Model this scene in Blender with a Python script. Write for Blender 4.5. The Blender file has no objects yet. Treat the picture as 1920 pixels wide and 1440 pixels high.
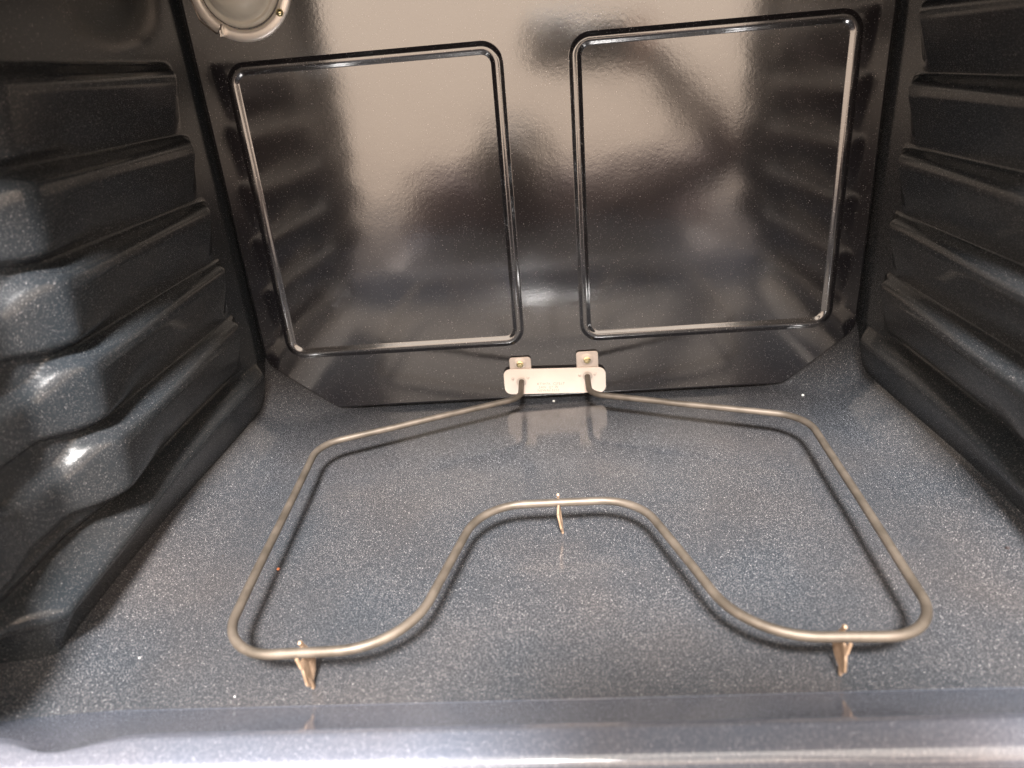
import bpy, bmesh, math, random
from mathutils import Vector, Matrix, noise
random.seed(7)
S = bpy.context.scene
COL = S.collection

# ---------------------------------------------------------------- camera
CAM = Vector((0.005135, -0.187726, 0.309478))
RT = Vector((0.99610178, 0.0387002, -0.07926877)).normalized()
FW = Vector((-0.0680285, 0.90908084, -0.41102817)).normalized()
UP = RT.cross(FW).normalized()
RT = FW.cross(UP)
cd = bpy.data.cameras.new("camera")
cd.sensor_width = 36; cd.sensor_fit = 'HORIZONTAL'; cd.lens = 1331.48 / 1920 * 36
cd.clip_start = 0.002; cd.clip_end = 50
cd.dof.use_dof = True; cd.dof.focus_distance = 0.60; cd.dof.aperture_fstop = 6.3
cam = bpy.data.objects.new("camera", cd); COL.objects.link(cam)
cam.matrix_world = Matrix(((RT.x, UP.x, -FW.x, CAM.x), (RT.y, UP.y, -FW.y, CAM.y), (RT.z, UP.z, -FW.z, CAM.z), (0, 0, 0, 1)))
S.camera = cam
S.view_settings.view_transform = 'Standard'; S.view_settings.look = 'None'
S.view_settings.exposure = 0; S.view_settings.gamma = 1

# ---------------------------------------------------------------- light: the kitchen behind the camera and its ceiling lamp
w = bpy.data.worlds.new("World"); S.world = w; w.use_nodes = True
nt = w.node_tree; nt.nodes.clear()
def N(nt, t, **k):
    n = nt.nodes.new(t)
    for a, b in k.items(): setattr(n, a, b)
    return n
def ramp(nt, stops, interp='LINEAR'):
    r = N(nt, 'ShaderNodeValToRGB'); r.color_ramp.interpolation = interp
    e = r.color_ramp.elements
    while len(e) < len(stops): e.new(0.5)
    for i, (p, c) in enumerate(stops):
        e[i].position = p; e[i].color = (c[0], c[1], c[2], 1) if not isinstance(c, (int, float)) else (c, c, c, 1)
    return r
tc = N(nt, 'ShaderNodeTexCoord'); sp = N(nt, 'ShaderNodeSeparateXYZ')
nt.links.new(tc.outputs['Generated'], sp.inputs[0])
mr = N(nt, 'ShaderNodeMapRange'); mr.inputs[1].default_value = -1; mr.inputs[2].default_value = 1
nt.links.new(sp.outputs['Z'], mr.inputs[0])
rp = ramp(nt, [(0.0, (.10, .085, .08)), (.385, (.12, .10, .09)), (.405, (.20, .165, .15)), (.430, (.62, .475, .37)), (.60, (.80, .64, .51)), (1, (.80, .72, .64))])
nt.links.new(mr.outputs[0], rp.inputs[0])
bg = N(nt, 'ShaderNodeBackground'); bg.inputs[1].default_value = 5.5
out = N(nt, 'ShaderNodeOutputWorld')
nt.links.new(rp.outputs[0], bg.inputs[0]); nt.links.new(bg.outputs[0], out.inputs[0])

def area(name, loc, target, size, power, color):
    l = bpy.data.lights.new(name, 'AREA'); l.shape = 'DISK'; l.size = size; l.energy = power; l.color = color
    o = bpy.data.objects.new(name, l); COL.objects.link(o); o.location = loc
    o.rotation_euler = (Vector(target) - Vector(loc)).to_track_quat('-Z', 'Y').to_euler()
    return o
area("kitchen_ceiling_lamp", (0.05, -1.35, 1.95), (0, .2, 0), .46, 350, (1, .965, .94))

# ---------------------------------------------------------------- materials
def enamel(name, fleck, base=(.018, .021, .028), scale=1100, ior=1.9, rough=.10, fcol=(.5, .5, .52), cloud=.0, bump=.10, spark=.35):
    m = bpy.data.materials.new(name); m.use_nodes = True; t = m.node_tree; L = t.links.new
    b = t.nodes['Principled BSDF']
    co = N(t, 'ShaderNodeTexCoord')
    masks = []
    for sc, dens, rad, amp in ((scale, fleck, .55, .40), (scale * .70, fleck * spark, .42, 1.0)):
        v = N(t, 'ShaderNodeTexVoronoi'); v.inputs['Scale'].default_value = sc
        L(co.outputs['Object'], v.inputs['Vector'])
        s = N(t, 'ShaderNodeSeparateColor'); L(v.outputs['Color'], s.inputs[0])
        a = N(t, 'ShaderNodeMath', operation='LESS_THAN'); L(s.outputs[0], a.inputs[0]); a.inputs[1].default_value = dens
        r = N(t, 'ShaderNodeMath', operation='MULTIPLY'); L(s.outputs[1], r.inputs[0]); r.inputs[1].default_value = rad
        d = N(t, 'ShaderNodeMath', operation='LESS_THAN'); L(v.outputs['Distance'], d.inputs[0]); L(r.outputs[0], d.inputs[1])
        q = N(t, 'ShaderNodeMath', operation='MULTIPLY'); L(a.outputs[0], q.inputs[0]); L(d.outputs[0], q.inputs[1])
        g = N(t, 'ShaderNodeMath', operation='MULTIPLY'); L(q.outputs[0], g.inputs[0])
        q.name = 'mask'
        g2 = N(t, 'ShaderNodeMath', operation='MULTIPLY_ADD'); L(s.outputs[2], g2.inputs[0]); g2.inputs[1].default_value = .75 * amp; g2.inputs[2].default_value = .25 * amp
        L(g2.outputs[0], g.inputs[1]); masks.append(g)
    mx = N(t, 'ShaderNodeMath', operation='MAXIMUM'); L(masks[0].outputs[0], mx.inputs[0]); L(masks[1].outputs[0], mx.inputs[1])
    # slow drift of the enamel colour and faint baked-on haze
    n = N(t, 'ShaderNodeTexNoise'); n.inputs['Scale'].default_value = 9; n.inputs['Detail'].default_value = 5; L(co.outputs['Object'], n.inputs['Vector'])
    cr = ramp(t, [(.35, base), (.70, (base[0] * 1.3 + .002 + cloud, base[1] * 1.15 + .001 + cloud * .8, base[2] * 1.05 + cloud * .7))]); L(n.outputs[0], cr.inputs[0])
    fc = N(t, 'ShaderNodeMix', data_type='RGBA'); fc.inputs[6].default_value = (*fcol, 1); fc.inputs[7].default_value = (fcol[0] * 1.0, fcol[1] * .85, fcol[2] * .75, 1)
    L(n.outputs[0], fc.inputs[0])
    mix = N(t, 'ShaderNodeMix', data_type='RGBA'); L(mx.outputs[0], mix.inputs[0]); L(cr.outputs[0], mix.inputs[6]); L(fc.outputs[2], mix.inputs[7])
    L(mix.outputs[2], b.inputs['Base Color'])
    b.inputs['IOR'].default_value = ior
    rr = N(t, 'ShaderNodeMapRange'); L(n.outputs[0], rr.inputs[0]); rr.inputs[1].default_value = .3; rr.inputs[2].default_value = .75
    rr.inputs[3].default_value = rough * .85; rr.inputs[4].default_value = rough * 1.3; L(rr.outputs[0], b.inputs['Roughness'])
    n2 = N(t, 'ShaderNodeTexNoise'); n2.inputs['Scale'].default_value = 330; n2.inputs['Detail'].default_value = 2; L(co.outputs['Object'], n2.inputs['Vector'])
    n3 = N(t, 'ShaderNodeTexNoise'); n3.inputs['Scale'].default_value = 22; n3.inputs['Detail'].default_value = 1; L(co.outputs['Object'], n3.inputs['Vector'])
    ad = N(t, 'ShaderNodeMath', operation='MULTIPLY_ADD'); L(n3.outputs[0], ad.inputs[0]); ad.inputs[1].default_value = 8; L(n2.outputs[0], ad.inputs[2])
    bm_ = N(t, 'ShaderNodeBump'); bm_.inputs['Strength'].default_value = bump; bm_.inputs['Distance'].default_value = .0003
    L(ad.outputs[0], bm_.inputs['Height']); L(bm_.outputs[0], b.inputs['Normal'])
    return m

def metal(name, col, rough, metallic=1.0, var=.25, scale=60, col2=None, bump=.2, bscale=900):
    m = bpy.data.materials.new(name); m.use_nodes = True; t = m.node_tree; L = t.links.new
    b = t.nodes['Principled BSDF']; co = N(t, 'ShaderNodeTexCoord')
    n = N(t, 'ShaderNodeTexNoise'); n.inputs['Scale'].default_value = scale; n.inputs['Detail'].default_value = 6; L(co.outputs['Object'], n.inputs['Vector'])
    c2 = col2 or tuple(c * (1 - var) for c in col)
    cr = ramp(t, [(.35, c2), (.65, col)]); L(n.outputs[0], cr.inputs[0]); L(cr.outputs[0], b.inputs['Base Color'])
    b.inputs['Metallic'].default_value = metallic
    rr = N(t, 'ShaderNodeMapRange'); L(n.outputs[0], rr.inputs[0]); rr.inputs[3].default_value = rough * .75; rr.inputs[4].default_value = rough * 1.25; L(rr.outputs[0], b.inputs['Roughness'])
    n2 = N(t, 'ShaderNodeTexNoise'); n2.inputs['Scale'].default_value = bscale; L(co.outputs['Object'], n2.inputs['Vector'])
    bp = N(t, 'ShaderNodeBump'); bp.inputs['Strength'].default_value = bump; bp.inputs['Distance'].default_value = .0002; L(n2.outputs[0], bp.inputs['Height']); L(bp.outputs[0], b.inputs['Normal'])
    return m
def plain(name, col, rough=.5, metallic=0, **k):
    m = metal(name, col, rough, metallic, var=k.get('var', .2), scale=k.get('scale', 80), bump=k.get('bump', .1)); return m

M_FLOOR = enamel("enamel_floor", .62, scale=2500, base=(.031, .035, .041), rough=.13, ior=1.6, fcol=(.66, .67, .71), cloud=.002, spark=.20)
M_WALL = enamel("enamel_wall", .30, scale=2500, spark=.10, base=(.018, .022, .026), rough=.17, ior=1.38)
M_BACK = enamel("enamel_back", .09, base=(.012, .012, .015), rough=.12, ior=2.2, scale=1800)
M_LIP = enamel("enamel_lip", .62, scale=2500, spark=.15, base=(.078, .090, .118), rough=.10, ior=1.75, fcol=(.64, .70, .82))
M_TUBE = metal("oxidised_sheath", (.150, .124, .100), .52, .5, col2=(.092, .076, .060), scale=70, bump=.35)
M_PLATE = metal("galvanised_plate", (.96, .84, .75), .45, .15, var=.08, scale=40, bump=.06)
M_TAB = metal("galvanised_tab", (.80, .70, .63), .40, .5, var=.12, scale=60, bump=.06)
M_FOOT = metal("heat_tinted_foot", (.56, .40, .28), .55, .40, col2=(.33, .22, .14), scale=120, bump=.1)
M_BRASS = metal("yellow_zinc_screw", (.90, .78, .45), .28, 1, var=.2, scale=300)
M_DARK = plain("dark_hole", (.012, .010, .010), .8)
M_STEEL = metal("lamp_flange_steel", (.97, .91, .84), .40, .60, var=.08, scale=30, bump=.05)
M_INK = plain("stamped_ink", (.50, .40, .32), .6)
def matt(name, col):
    m = plain(name, col, .7); m.node_tree.nodes['Principled BSDF'].inputs['Specular IOR Level'].default_value = .08; return m
def glass():
    m = bpy.data.materials.new("lamp_glass"); m.use_nodes = True; b = m.node_tree.nodes['Principled BSDF']
    b.inputs['Base Color'].default_value = (.80, .76, .66, 1); b.inputs['Transmission Weight'].default_value = .25
    b.inputs['Roughness'].default_value = .22; b.inputs['IOR'].default_value = 1.5
    n = N(m.node_tree, 'ShaderNodeTexNoise'); n.inputs['Scale'].default_value = 60
    bp = N(m.node_tree, 'ShaderNodeBump'); bp.inputs['Strength'].default_value = .1; m.node_tree.links.new(n.outputs[0], bp.inputs['Height']); m.node_tree.links.new(bp.outputs[0], b.inputs['Normal'])
    return m
M_GLASS = glass()

# ---------------------------------------------------------------- helpers
def mesh_obj(name, verts, faces, mat, parent=None, smooth=True):
    me = bpy.data.meshes.new(name); me.from_pydata([tuple(v) for v in verts], [], faces); me.update()
    if smooth:
        for p in me.polygons: p.use_smooth = True
    me.materials.append(mat)
    o = bpy.data.objects.new(name, me); COL.objects.link(o)
    if parent: o.parent = parent
    return o
def bm_obj(name, bm, mat, parent=None, smooth=False):
    me = bpy.data.meshes.new(name); bm.normal_update(); bm.to_mesh(me); bm.free()
    if smooth:
        for p in me.polygons: p.use_smooth = True
    me.materials.append(mat)
    o = bpy.data.objects.new(name, me); COL.objects.link(o)
    if parent: o.parent = parent
    return o
def thing(name, label, cat, loc=(0, 0, 0), group=None):
    o = bpy.data.objects.new(name, None); COL.objects.link(o); o.location = loc; o.empty_display_size = .02
    o['label'] = label; o['category'] = cat
    if group: o['group'] = group
    return o
def keep(o, parent):
    """parent o (built in world coordinates) to a moved parent"""
    o.parent = parent; o.matrix_parent_inverse = Matrix.Translation(parent.location).inverted(); return o
def sstep(a, b, x):
    t = max(0, min(1, (x - a) / (b - a))); return t * t * (3 - 2 * t)
def fillet(pts, radii, n=10, closed=False):
    out = []; m = len(pts)
    for i in range(m):
        p = Vector(pts[i])
        if (not closed and i in (0, m - 1)) or radii[i] <= 0: out.append(p); continue
        a = Vector(pts[(i - 1) % m]); b = Vector(pts[(i + 1) % m])
        u = (a - p).normalized(); v = (b - p).normalized(); ang = u.angle(v)
        if ang > 3.10: out.append(p); continue
        d = radii[i] / math.tan(ang / 2); d = min(d, (a - p).length * .49, (b - p).length * .49)
        r = d * math.tan(ang / 2)
        c = p + (u + v).normalized() * (r / math.sin(ang / 2))
        s = p + u * d - c; e = p + v * d - c
        w_ = s.angle(e)
        for k in range(n + 1):
            t = k / n
            out.append(c + (s * math.sin((1 - t) * w_) + e * math.sin(t * w_)) / math.sin(w_))
    return out
def resample(pts, step, closed=False):
    out = []; q = pts + ([pts[0]] if closed else [])
    for i in range(len(q) - 1):
        a, b = q[i], q[i + 1]; L = (b - a).length; k = max(1, int(L / step))
        for j in range(k): out.append(a.lerp(b, j / k))
    if not closed: out.append(q[-1])
    return out
def sweep_tube(pts, rad, seg=16, wob=0):
    vs, fs = [], []; n = len(pts); up = Vector((0, 0, 1)); prev = None
    for i, p in enumerate(pts):
        t = (pts[min(i + 1, n - 1)] - pts[max(i - 1, 0)]).normalized()
        if prev is None: s = t.cross(up if abs(t.z) < .9 else Vector((1, 0, 0))).normalized()
        else: s = (prev - t * prev.dot(t)).normalized()
        prev = s; u = s.cross(t)
        r = rad * (1 + wob * noise.noise(p * 60))
        for k in range(seg):
            a = 2 * math.pi * k / seg; vs.append(p + (s * math.cos(a) + u * math.sin(a)) * r)
    for i in range(n - 1):
        for k in range(seg):
            a = i * seg + k; b = i * seg + (k + 1) % seg; fs.append((a, b, b + seg, a + seg))
    fs.append(tuple(range(seg))[::-1]); fs.append(tuple(range((n - 1) * seg, n * seg)))
    return vs, fs
def prism(outline, axis, a, b, bev=0.0):
    """outline in 2D extruded along axis (0=x,1=y,2=z) from a to b"""
    bm = bmesh.new()
    def P(q, h):
        return {0: (h, q[0], q[1]), 1: (q[0], h, q[1]), 2: (q[0], q[1], h)}[axis]
    lo = [bm.verts.new(P(q, a)) for q in outline]; hi = [bm.verts.new(P(q, b)) for q in outline]
    n = len(outline)
    bm.faces.new(lo); bm.faces.new(hi[::-1])
    for i in range(n): bm.faces.new((lo[i], hi[i], hi[(i + 1) % n], lo[(i + 1) % n]))
    bmesh.ops.recalc_face_normals(bm, faces=bm.faces)
    if bev:
        es = [e for e in bm.edges if len(e.link_faces) == 2 and e.calc_face_angle(0) > .9]
        bmesh.ops.bevel(bm, geom=es, offset=bev, segments=2, affect='EDGES', profile=.5)
    return bm
def rrect(x0, x1, z0, z1, r, n=6, tilt=0):
    pts = [(x0, z0), (x1, z0), (x1, z1), (x0, z1)]
    f = fillet([Vector((x, z + tilt * x, 0)) for x, z in pts], [r] * 4, n, True)
    return [(p.x, p.y) for p in f]
def lathe(profile, center, axis='y', seg=48):
    """profile: list of (r, h); h along +axis"""
    vs, fs = [], []
    for r, h in profile:
        for k in range(seg):
            a = 2 * math.pi * k / seg
            if axis == 'y': vs.append((center[0] + r * math.cos(a), center[1] + h, center[2] + r * math.sin(a)))
            else: vs.append((center[0] + r * math.cos(a), center[1] + r * math.sin(a), center[2] + h))
    for i in range(len(profile) - 1):
        for k in range(seg):
            a = i * seg + k; b = i * seg + (k + 1) % seg; fs.append((a, b, b + seg, a + seg))
    return vs, fs

D = 0.4533; TOP = .435
# ================================================================= OVEN
oven = thing("oven", "dark speckled blue-grey enamelled oven cavity, empty but for its bottom heating element", "oven")

# ---- floor pan
def corner_rise(x, y):
    s = (abs(x) - .2227) / .0623 + (y - D) / .038 - .05
    k = .10; return .050 * k * math.log(1 + math.exp(min(50, s / k))) if s > -1.5 else 0
def side_rise(x, y):
    """the pan sweeps up into the side walls"""
    h = (.019 if x < 0 else .024) * (.35 + .65 * sstep(.07, .28, y)); t = max(0, (abs(x) - .246) / .044)
    return h * (t * t if t < 1 else 2 * t - 1)
def floor_z(x, y):
    a, b = corner_rise(x, y), side_rise(x, y)
    z = .5 * (a + b + math.sqrt((a - b) ** 2 + .00002)) - .0022
    return z + .0010 * math.exp(-((x / .14) ** 2 + ((y - .26) / .10) ** 2))          # slight crown of the pan
xs = [-.360 + .72 * i / 208 for i in range(209)]; ys = [.050 + (.468 - .050) * i / 130 for i in range(131)]
vs = [(x, y, floor_z(x, y)) for y in ys for x in xs]
fs = [(j * 209 + i, j * 209 + i + 1, (j + 1) * 209 + i + 1, (j + 1) * 209 + i) for j in range(130) for i in range(208)]
mesh_obj("floor_pan", vs, fs, M_FLOOR, oven)

# ---- front lip, swept across
prof = [(.0920, -.0015), (.0860, .0004), (.0490, .0272), (.0440, .0296), (.0360, .0299), (.0325, .0297), (.0300, .0290), (.0280, .0276), (.0268, .0256), (.0262, .0225), (.0260, .012), (.0258, -.03)]
f = fillet([Vector((a, b, 0)) for a, b in prof], [0, .010, .008] + [.01] * (len(prof) - 4) + [0], 4)
n = len(f); nx = 160; vs = []
for i in range(nx + 1):
    x = -.360 + .72 * i / nx; ax = abs(x)
    g = math.exp(-((ax - .246) / .020) ** 2); rise = 0
    for p in f:
        wt = sstep(.034, .050, p.x) * sstep(.086, .056, p.x)
        y = p.x - .009 * g * wt
        vs.append((x, y, p.y + rise * sstep(0, .02, p.y)))
fs = [(i * n + k, i * n + k + 1, (i + 1) * n + k + 1, (i + 1) * n + k) for i in range(nx) for k in range(n - 1)]
mesh_obj("front_lip", vs, fs, M_LIP, oven)

# ---- side walls with pressed rack ledges
RIBS = [.3215, .2690, .2165, .1650, .1130]
PR = [(.0095, 0), (.0080, .0012), (.0034, .0122), (.0012, .0142), (-.0010, .0150), (-.0060, .0150)]      # above / at the edge, relative to it
LOW = [(.15, .0150), (.55, .0092), (.90, .0025), (1.0, .0008), (1.06, 0)]                    # below: fraction of the face height
LOWF = [(.15, .0150), (.80, .0122), (.90, .0105), (.985, .0020), (1.0, .0008), (1.06, 0)]
def interp(pts, z):
    for (z1, d1), (z0, d0) in zip(pts, pts[1:]):
        if z0 <= z <= z1 or z1 <= z <= z0: return d0 + (d1 - d0) * (z - z0) / (z1 - z0)
    return 0
def rib_raw(rel, face, f):
    if rel > .0095: return 0
    if rel >= -.0060: return interp(PR, rel)
    fr = -rel / face
    if fr >= 1.06: return 0
    a = .0060 / face
    if fr < .15: return .0150
    return interp(LOW, fr) * (1 - f) + interp(LOWF, fr) * f
def foot_d(z, f):    # lowest ledge: a rounded shoulder that then leans back out down to the floor
    e = .0535 - .009 * f; o = .0085 + .0065 * f
    pts = [(e + .0135, 0), (e + .0115, o * .07), (e + .0025, o * .88), (e, o), (e - .0035, o), (.0170, -.0020), (.0, -.0075), (-.02, -.0085)]
    if z >= pts[0][0]: return 0
    return interp(pts, z)
def ramp01(a, b, x, k=.10):
    t = (x - a) / (b - a)
    return k * (math.log1p(math.exp(min(60, t / k))) - math.log1p(math.exp(min(60, (t - 1) / k))))
def wall_d(y, z, side=-1):
    d = 0; ya = y; y = y + (.006 if side < 0 else .036); f = sstep(.275, .195, y)
    if z > .066:
        tf = ramp01(.1985, .173, y, .04); face = .0410 - .017 * sstep(.1, 1.2, tf)
        zz = z + .011 * sstep(.1, 1.1, tf)
        e = min(RIBS, key=lambda q: abs(zz - (q - .017)))
        ye = .413 - .010 * max(0, min(1, (e - zz) / face))
        sr = sstep(ye + .007, ye - .011, ya)
        fade = 1 - .50 * tf - .3 * sstep(.165, .10, y)
        y = ya
        if sr > 0: d = (.64 + .36 * sstep(.41, .22, y)) * sum(rib_raw(zz - e + k * .0006, face, f) for k in (-2, -1, 0, 1, 2)) / 5 * fade * sr
    flare = .0165 * ramp01(.203, .168, ya + (.006 if side < 0 else .036), .05); y = ya
    if z < .085:
        g = sstep(.34, .10, y)
        a = (foot_d(z - .002, g) + foot_d(z, g) * 2 + foot_d(z + .002, g)) / 4
        sf = sstep(.066, .084, y) * sstep(.446, .432, y)
        if a > 0: d = max(d, a * sf) + .0
        else: d += a
        k = sstep(.052, .080, z); flare = flare * k + (1 - k) * .010 * sstep(.46, .06, y)
    d -= .0085 * math.exp(-((z - (.0675 - .007 * sstep(.34, .10, y))) / .0055) ** 2) * sstep(.42, .38, y) * (1 if z > .05 else 0)
    return d - flare - .055 * sstep(.122, .090, y) * sstep(.062, .028, z)
zs = [-.004 + (TOP + .004) * i / 290 for i in range(291)]
yy = sorted(set([round(.0262 + (.469 - .0262) * i / 90, 5) for i in range(91)] + [round(.140 + .066 * i / 26, 5) for i in range(27)] + [round(.392 + .034 * i / 22, 5) for i in range(23)]))
def make_wall(side):
    V = [(side * (.2885 - wall_d(y, z, side)), y, z) for y in yy for z in zs]; nz = len(zs)
    groups = {}
    for j in range(len(yy) - 1):
        yc = (yy[j] + yy[j + 1]) / 2
        for k in range(nz - 1):
            zc = (zs[k] + zs[k + 1]) / 2; gi = -1
            if .084 < yc < .424:
                for q, e in enumerate(RIBS):
                    lo = e - .0425; hi = e + .0095
                    if lo < zc < hi: gi = q
            if zc < .0685: gi = 99 if .060 < yc < .448 else -1
            fidx = (j * nz + k, j * nz + k + 1, (j + 1) * nz + k + 1, (j + 1) * nz + k)
            groups.setdefault(gi, []).append(fidx[::-1] if side < 0 else fidx)
    # exact shared normals so that the seams between the pieces do not show
    def nrm(i):
        j, k = divmod(i, nz); y, z = yy[j], zs[k]; e = .0006
        dy = (wall_d(y + e, z, side) - wall_d(y - e, z, side)) / (2 * e); dz = (wall_d(y, z + e, side) - wall_d(y, z - e, side)) / (2 * e)
        return Vector((-side, -dy, -dz)).normalized()
    root = None
    for gi in sorted(groups):
        used = sorted({i for f_ in groups[gi] for i in f_}); mp = {a: b for b, a in enumerate(used)}
        o = mesh_obj("side_wall" if gi == -1 else ("bottom_ledge" if gi == 99 else "rack_ledge"), [V[i] for i in used], [tuple(mp[i] for i in f_) for f_ in groups[gi]], M_WALL, root or oven)
        o.data.normals_split_custom_set_from_vertices([nrm(i) for i in used])
        if gi == -1: root = o
    root['label'] = "left side wall with pressed rack ledges" if side < 0 else "right side wall with pressed rack ledges"
make_wall(-1); make_wall(1)

# ---- back wall of the cavity (behind the panel), roof
def quad(name, pts, mat, parent, sub=1):
    return mesh_obj(name, pts, [tuple(range(len(pts)))], mat, parent, smooth=False)
bm = prism([(-.31, -.01), (.31, -.01), (.31, TOP + .01), (-.31, TOP + .01)], 1, D + .0090, D + .012); bm_obj("back_wall", bm, M_WALL, oven)
bm = prism([(-.31, .0236), (.31, .0236), (.31, D + .014), (-.31, D + .014)], 2, TOP, TOP + .004); bm_obj("roof_panel", bm, M_WALL, oven)
# front frame of the oven round its mouth
for s in (-1, 1):
    bm = prism([(s * .304, .0305), (s * .345, .0305), (s * .345, TOP + .05), (s * .304, TOP + .05)], 1, .0180, .0236, .001); bm_obj("door_frame", bm, M_LIP, oven)
bm = prism([(-.3038, TOP), (.3038, TOP), (.3038, TOP + .05), (-.3038, TOP + .05)], 1, .0180, .0236, .001); bm_obj("door_frame", bm, M_LIP, oven)

# ---- back panel: a separate pressed sheet with chamfered lower corners
ol = fillet([Vector(p) for p in [(-.2227, .0035, 0), (.2227, .0035, 0), (.285, .0555, 0), (.2848, .44, 0), (-.2848, .44, 0), (-.285, .0555, 0)]], [.016, .016, .022, .01, .01, .022], 8, True)
def inset(poly, d):
    n = len(poly); o = []
    for i in range(n):
        t = (poly[(i + 1) % n] - poly[i - 1]).normalized(); o.append(poly[i] + Vector((-t.y, t.x, 0)) * d)
    return o
rings = [(0, .0045), (0, .0022), (.0004, .0009), (.0012, .0002), (.0024, 0)]
vs = []; fs = []; n = len(ol)
for d, dy in rings:
    for p in inset(ol, d): vs.append((p.x, D + dy, p.y))
for r in range(len(rings) - 1):
    for i in range(n): fs.append((r * n + i, r * n + (i + 1) % n, (r + 1) * n + (i + 1) % n, (r + 1) * n + i))
fs.append(tuple(range((len(rings) - 1) * n, len(rings) * n)))
panel = mesh_obj("back_panel", vs, fs, M_BACK, oven, smooth=False)
for p in panel.data.polygons[:-1]: p.use_smooth = True
XI, XO, ZT, ZB = .0319, .2560, .3225, .0655
def bead(side):
    a, b = side * XI, side * XO
    path = fillet([Vector((a, ZB, 0)), Vector((b, ZB, 0)), Vector((b, ZT, 0)), Vector((a, ZT, 0))], [.013] * 4, 12, True)
    path = resample(path, .012, True); n = len(path); m = 20; hw = .0062; vs = []
    for i in range(n):
        t = (path[(i + 1) % n] - path[i - 1]).normalized(); nn = Vector((-t.y, t.x, 0))
        for k in range(m + 1):
            u = -1 + 2 * k / m; q = path[i] + nn * (u * hw)
            au = abs(u); h = .0020 * (1 - sstep(.12, 1.0, au)) - .00016
            vs.append((q.x, D - h, q.y))
    fs = [(i * (m + 1) + k, i * (m + 1) + k + 1, ((i + 1) % n) * (m + 1) + k + 1, ((i + 1) % n) * (m + 1) + k) for i in range(n) for k in range(m)]
    if side > 0: fs = [f_[::-1] for f_ in fs]
    mesh_obj("pressed_bead", vs, fs, M_BACK, panel)
bead(-1); bead(1)

# ---- door, lying open below the camera
door = bm_obj("door", prism(rrect(-.335, .335, -.62, -.06, .02), 2, -.085, -.052, .003), M_LIP, oven)
bm_obj("door_liner", prism(rrect(-.285, .285, -.585, -.085, .03), 2, -.0519, -.042, .003), matt("door_liner_enamel", (.02, .02, .023)), door)
bm_obj("door_window", prism(rrect(-.20, .20, -.46, -.18, .02), 2, -.0419, -.0400, .0005), matt("door_glass", (.012, .011, .010)), door)

# ================================================================= OVEN LIGHT
lc = (-.2335, D, .3845)
lamp = thing("oven_light", "round pale metal oven light with glass cover in upper left of back panel", "oven light", lc)
v, f_ = lathe([(.0100, .0044), (.0305, .0044), (.0325, .0030), (.0335, -.0005), (.0345, -.0022), (.0365, -.0026), (.0405, -.0022), (.0422, -.0014), (.0427, -.0002), (.0427, .001)], lc, seg=72)
keep(mesh_obj("flange", v, f_, M_STEEL), lamp)
v, f_ = lathe([(.0318, .0030), (.0322, -.0015), (.0312, -.0042), (.0295, -.0050), (.0280, -.0040), (.0272, -.0042), (.0255, -.0085), (.0222, -.0135), (.0170, -.0172), (.0100, -.0192), (.0030, -.0198), (.0002, -.0199)], lc, seg=72)
keep(mesh_obj("glass_cover", v, f_, M_GLASS), lamp)
v, f_ = lathe([(.0002, -.006), (.006, -.0055), (.0105, -.0020), (.0115, .002), (.009, .0043)], lc, seg=32)
keep(mesh_obj("bulb", v, f_, plain("bulb_glass", (.55, .50, .36), .2)), lamp)
def atl(deg, r): return lc[0] + r * math.cos(math.radians(deg)), lc[2] + r * math.sin(math.radians(deg))
# spring clip wire over the lower left of the glass
a = [(*atl(170, .0440),), (*atl(196, .0405),), (*atl(214, .0437),), (*atl(236, .0425),), (*atl(238, .0335),)]
w_ = [Vector((p[0], D - h, p[1])) for p, h in zip(a, (.0032, .0050, .0046, .0056, .0078))]
v, f_ = sweep_tube(resample(fillet(w_, [0, .006, .006, .002, 0], 6), .002), .00055, 8)
keep(mesh_obj("retaining_wire", v, f_, metal("wire_steel", (.30, .25, .22), .4)), lamp)
x, z = atl(238, .0375)
for dx in (-.0012, .0012):
    bm = prism([(x - .0009 + dx * .9, z - .0045 + dx * .5), (x + .0005 + dx * .9, z - .0048 + dx * .5), (x + .0009 + dx * .9, z + .0036 + dx * .5), (x - .0004 + dx * .9, z + .0040 + dx * .5)], 1, D - .0068, D - .0016, .0003)
    keep(bm_obj("clip_tab", bm, M_STEEL), lamp)
x, z = atl(-38.5, .0377)
v, f_ = lathe([(.0001, -.0052), (.0016, -.0050), (.0026, -.0042), (.0031, -.0024), (.0031, -.0010)], (x, D, z), seg=20)
keep(mesh_obj("screw", v, f_, M_BRASS), lamp)  # brass head modelled in place of an orange reflection glinting on the flange

# ================================================================= HEATING ELEMENT
HE = .0283; R = .0028
el = thing("heating_element", "bent grey-brown tubular bake element on three small feet over the oven floor", "heating element", (0, .2, 0))
P = [(-.0332, D + .012, .0217), (-.0325, .4080, .0255), (-.2030, .3310, HE), (-.1900, .0955, HE), (-.0868, .0985, HE), (-.0556, .2290, HE),
     (.0538, .2300, HE), (.0955, .0985, HE), (.1935, .0945, HE), (.2035, .3365, HE), (.0315, .4085, .0255), (.0319, D + .012, .0240)]
RD = [0, .020, .028, .032, .050, .040, .036, .052, .030, .034, .020, 0]
path = resample(fillet([Vector(p) for p in P], RD, 14), .004)
for p in path:
    if p.y < .38:
        p.z += .0006 * noise.noise(Vector((p.x * 14, p.y * 14, 3))); q = noise.noise_vector(p * 9) * .0009; p.x += q.x; p.y += q.y
v, f_ = sweep_tube(path, R, 18, .02)
keep(mesh_obj("heating_tube", v, f_, M_TUBE), el)

def tilt_pts(pts): return [(a, b - .036 * a) for a, b in pts]
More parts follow.
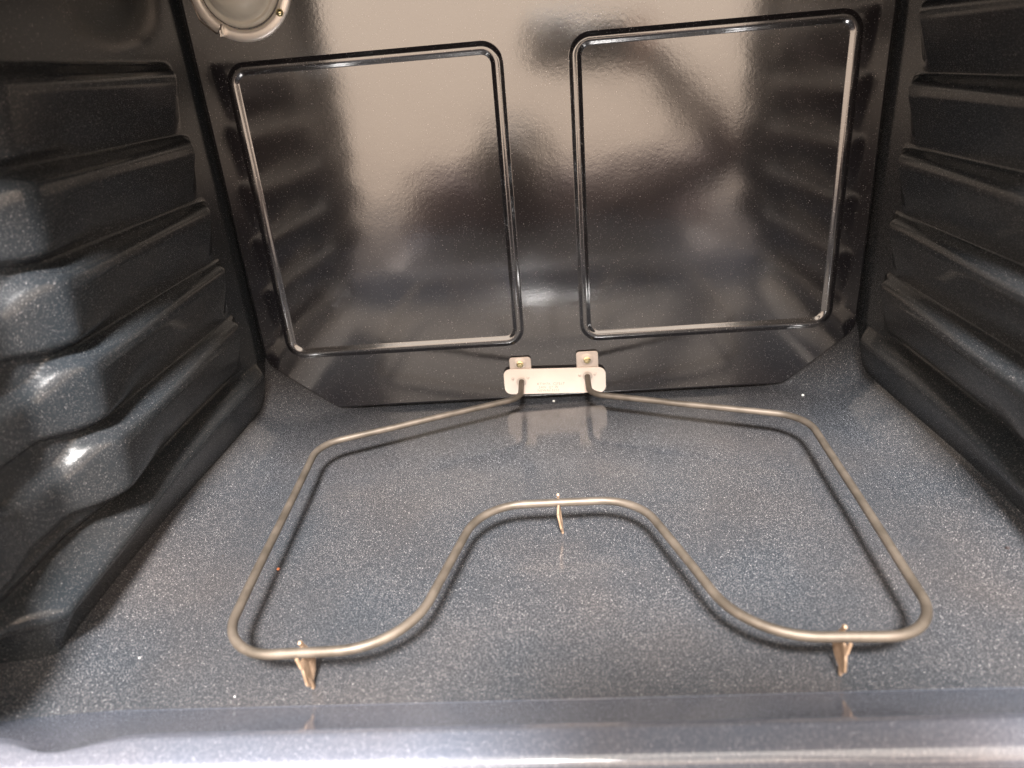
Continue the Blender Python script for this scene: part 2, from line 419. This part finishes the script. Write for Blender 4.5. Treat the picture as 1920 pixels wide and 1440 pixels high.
# mounting plate with two real holes
bm = prism(tilt_pts(rrect(-.0500, .0495, .0088, .0358, .0068)), 1, D - .0044, D - .0036, .0003)
plate = bm_obj("mounting_plate", bm, M_PLATE)
cut = bmesh.new()
for hx, hz in ((-.0330, .0217), (.0319, .0240)):
    m_ = Matrix.Translation((hx, D - .0040, hz + .0014)) @ Matrix.Rotation(math.pi / 2, 4, 'X')
    bmesh.ops.create_cone(cut, cap_ends=True, segments=28, radius1=.0049, radius2=.0049, depth=.01, matrix=m_)
cm = bpy.data.meshes.new("cut"); cut.to_mesh(cm); cut.free(); co_ = bpy.data.objects.new("cut", cm); COL.objects.link(co_)
md = plate.modifiers.new("b", 'BOOLEAN'); md.object = co_; md.solver = 'EXACT'
dg = bpy.context.evaluated_depsgraph_get(); newm = bpy.data.meshes.new_from_object(plate.evaluated_get(dg)); plate.modifiers.clear()
plate.data = newm; bpy.data.objects.remove(co_); bpy.data.meshes.remove(cm); plate.name = "mounting_plate"
keep(plate, el)
for (x0, x1, z1, sx, sz) in ((-.0435, -.0224, .0487, -.0332, .0418), (.0217, .0428, .0508, .0320, .0423)):
    bm = prism(rrect(x0, x1, .012, z1, .0030), 1, D - .0026, D - .0018, .0003)
    tab = keep(bm_obj("mounting_tab", bm, M_TAB), el)
    # dished washer round the screw
    v, f_ = lathe([(.0062, -.0027), (.0050, -.0032), (.0036, -.0031), (.0030, -.0034)], (sx, D, sz), seg=28); keep(mesh_obj("washer", v, f_, M_TAB), el)
    v, f_ = lathe([(.0001, -.0072), (.0021, -.0070), (.0023, -.0064), (.0024, -.0050), (.0034, -.0046), (.0035, -.0036)], (sx, D, sz), seg=12)
    keep(mesh_obj("screw", v, f_, M_BRASS, smooth=False), el)
for x, z in ((-.0412, .0270), (-.0264, .0272), (.0244, .0270), (.0392, .0272)):
    v, f_ = lathe([(.0001, -.0054), (.0008, -.0053), (.0014, -.0049), (.0017, -.0043)], (x, D, z), seg=16); keep(mesh_obj("rivet_dimple", v, f_, M_TAB), el)
for txt, x, z, sz in (("KTW7A  CJ7517", -.0178, .0188, .0032), ("240V  2JT W", -.0165, .0152, .0030), ("NEW4# 5232", -.0180, .0118, .0032)):
    c = bpy.data.curves.new("stamped_text", 'FONT'); c.body = txt; c.size = sz * 1.15; c.extrude = .00005; c.space_character = 1.05
    o = bpy.data.objects.new("stamped_text", c); COL.objects.link(o)
    o.rotation_euler = (math.pi / 2, math.radians(2.1), 0); o.location = (x, D - .00443, z)
    bpy.context.view_layer.update()
    me = bpy.data.meshes.new_from_object(o.evaluated_get(bpy.context.evaluated_depsgraph_get())); mw = o.matrix_world.copy()
    bpy.data.objects.remove(o); me.transform(mw); me.materials.clear(); me.materials.append(M_INK)
    o = bpy.data.objects.new("stamped_text", me); COL.objects.link(o); keep(o, el)

def foot(x, y, s, lean, h=HE):
    """thin plate hooked round the tube and standing on the pan"""
    o2 = [(-.0052, h + .0005), (-.0050, h - .0062), (-.0040, h - .0085), (-.0040, .0085), (-.0020, .0055), (.0002, .0050), (.0006, .0010), (.0024, .0008), (.0036, .0045), (.0095, .0065), (.0125, .0120), (.0128, h - .0100), (.0100, h - .0068),
          (.0066, h + .0004), (.0056, h + .0036), (.0036, h + .0046), (.0026, h + .0036), (.0042, h + .0005), (.0030, h - .0034), (0, h - .0046), (-.0030, h - .0034), (-.0036, h + .0002)]
    bm = prism([(y + a, b) for a, b in o2], 0, x - .0007, x + .0007, .0002)
    for v in bm.verts:
        t = max(0, (h - v.co.z) / h); v.co.x += lean * (t ** 1.5) + s * .0009 * math.sin(t * 5)
    return keep(bm_obj("support_foot", bm, M_FOOT), el)
foot(-.1440, .0968, 1, .0032); foot(.1442, .0958, -1, -.0010); foot(-.0010, .2298, -1, .0010)

# ================================================================= CRUMBS
def crumb(loc, r, col, label, cat="crumb", group=None):
    bm = bmesh.new(); bmesh.ops.create_icosphere(bm, subdivisions=2, radius=r)
    for v in bm.verts: v.co *= 1 + .35 * noise.noise(v.co * (1.1 / r) + Vector(loc) * 50); v.co.z *= .7
    bmesh.ops.translate(bm, verts=bm.verts, vec=(0, 0, r * .55))
    o = bm_obj("crumb", bm, plain("crumb_" + label.split()[0], col, .7), None, True); o.location = loc
    o['label'] = label; o['category'] = cat
    if group: o['group'] = group
crumb((-.1989, .2041, 0), .0011, (.75, .25, .10), "orange rust fleck on oven floor inside the element's left arm", "rust fleck")
crumb((.2338, .4320, floor_z(.2338, .432)), .0013, (.95, .93, .9), "white crumb in rear right corner of oven floor")
crumb((-.0025, D - .0045, 0), .0012, (.95, .93, .88), "white crumb at foot of back panel below the mounting plate")
crumb((.1201, .0973 - .004, -.0008), .0006, (.60, .22, .22), "tiny red crumb left of the element's front right foot")
crumb((-.2465, .2218, 0), .0007, (.02, .015, .012), "tiny black crumb on floor outside the element's left arm")
crumb((.2786, .1864, floor_z(.2786, .1864)), .0012, (.03, .02, .02), "dark burnt crumb on floor near the right side wall")
crumb((-.2576, .1250, floor_z(-.2576, .125)), .0006, (.7, .7, .66), "tiny pale crumb on floor at far front left")
crumb((-.1860, .0945, -.0005), .0006, (.8, .8, .78), "small white crumb on floor in front of the element's front left foot")

# ================================================================= PHONE (seen reflected in the back panel)
phone = thing("smartphone", "black smartphone held sideways in the oven mouth, mirrored in the back panel", "phone", CAM + RT * .058 + UP * .022 - FW * .009)
pm = Matrix(((RT.x, UP.x, -FW.x), (RT.y, UP.y, -FW.y), (RT.z, UP.z, -FW.z)))
phone.rotation_euler = pm.to_euler()
M_PH = plain("phone_case", (.012, .012, .014), .35)
bm_obj("phone_body", prism(rrect(-.080, .080, -.038, .038, .010), 2, -.004, .004, .001), M_PH, phone)
v, f_ = lathe([(.0001, .0052), (.005, .0052), (.006, .0045), (.006, .0038)], (-.045, 0, 0), 'z', 24)
keep_lens = mesh_obj("camera_lens", v, f_, plain("lens_glass", (.01, .01, .012), .1), phone)

# ================================================================= PHOTOGRAPHER (kneeling in front of the oven, seen only as a soft reflection)
person = thing("person", "photographer in dark mauve clothes kneeling before the open oven, softly mirrored in the back panel", "person", (-.05, -.86, -.75))
def skin_body(name, joints, edges, mat, sub=1, parent=None):
    me = bpy.data.meshes.new(name); me.from_pydata([j[:3] for j in joints], edges, []); me.update()
    o = bpy.data.objects.new(name, me); COL.objects.link(o)
    sk = o.modifiers.new("skin", 'SKIN'); sk.use_smooth_shade = True
    for i, j in enumerate(joints):
        v = me.skin_vertices[0].data[i]; v.radius = (j[3], j[4] if len(j) > 4 else j[3])
    me.skin_vertices[0].data[0].use_root = True
    ss = o.modifiers.new("sub", 'SUBSURF'); ss.levels = sub; ss.render_levels = sub
    bpy.context.view_layer.update()
    nm = bpy.data.meshes.new_from_object(o.evaluated_get(bpy.context.evaluated_depsgraph_get())); nm.name = name
    bpy.data.objects.remove(o); bpy.data.meshes.remove(me)
    nm.materials.clear(); nm.materials.append(mat)
    for p in nm.polygons: p.use_smooth = True
    o = bpy.data.objects.new(name, nm); COL.objects.link(o)
    return keep(o, parent) if parent else o
M_SKIN = plain("skin", (.55, .33, .24), .5)
M_SHIRT = plain("mauve_shirt", (.075, .048, .048), .85)
H = CAM + RT * .150 + UP * .016 - FW * .010            # the hand holds the right end of the phone
J = [(-.02, -.92, -.42, .18, .13), (-.05, -.86, -.26, .19, .12), (-.09, -.75, -.06, .23, .12), (-.09, -.70, .03, .13, .09), (-.085, -.66, .04, .055, .055), (-.078, -.62, .07, .075, .085), (-.075, -.60, .10, .070, .08), (-.075, -.61, .135, .040, .045),
     (.16, -.70, .00, .085), (.40, -.46, .10, .046), (H.x + .075, H.y - .10, H.z - .06, .032), (H.x + .030, H.y - .020, H.z - .012, .026),
     (-.30, -.72, .00, .085), (-.36, -.60, -.24, .048), (-.26, -.68, -.40, .034), (-.22, -.72, -.45, .030),
     (.12, -.88, -.44, .11), (.34, -.66, -.02, .10), (.36, -.84, -.50, .065), (-.16, -.88, -.44, .11), (-.26, -.66, -.08, .10), (-.28, -.84, -.50, .065)]
E_ = [(0, 1), (1, 2), (2, 3), (3, 4), (4, 5), (5, 6), (6, 7), (2, 8), (8, 9), (9, 10), (10, 11), (2, 12), (12, 13), (13, 14), (14, 15), (0, 16), (16, 17), (17, 18), (0, 19), (19, 20), (20, 21)]
skin_body("clothed_body", J, E_, M_SHIRT, 1, person)
# right hand round the end of the phone: palm, four fingers in front, thumb behind
def HP(a, b, c): return tuple(H + RT * a + UP * b - FW * c)
hj = [(*HP(.035, -.010, .018), .016), (*HP(.014, .0, .012), .020)]; he_ = [(0, 1)]
for k, ln in enumerate((.046, .056, .052, .040)):
    b0 = len(hj); up_ = .028 - k * .018
    hj += [(*HP(.002, up_, .010), .0085), (*HP(-.012, up_ + .002, .010), .0078), (*HP(-.012 - ln * .45, up_ + .003, .009), .0072), (*HP(-.012 - ln * .75, up_ + .002, .0085), .0066)]
    he_ += [(1, b0), (b0, b0 + 1), (b0 + 1, b0 + 2), (b0 + 2, b0 + 3)]
b0 = len(hj); hj += [(*HP(.012, -.034, .014), .010), (*HP(-.008, -.043, .012), .009), (*HP(-.028, -.040, .010), .008)]; he_ += [(1, b0), (b0, b0 + 1), (b0 + 1, b0 + 2)]
skin_body("hand", hj, he_, M_SKIN, 1, person)
fv, ff = lathe([(.0005, .10), (.045, .095), (.078, .06), (.088, .01), (.086, -.04), (.075, -.07)], (-.076, -.615, .085), 'z', 24)
keep(mesh_obj("hair", fv, ff, plain("dark_hair", (.03, .02, .015), .6)), person)
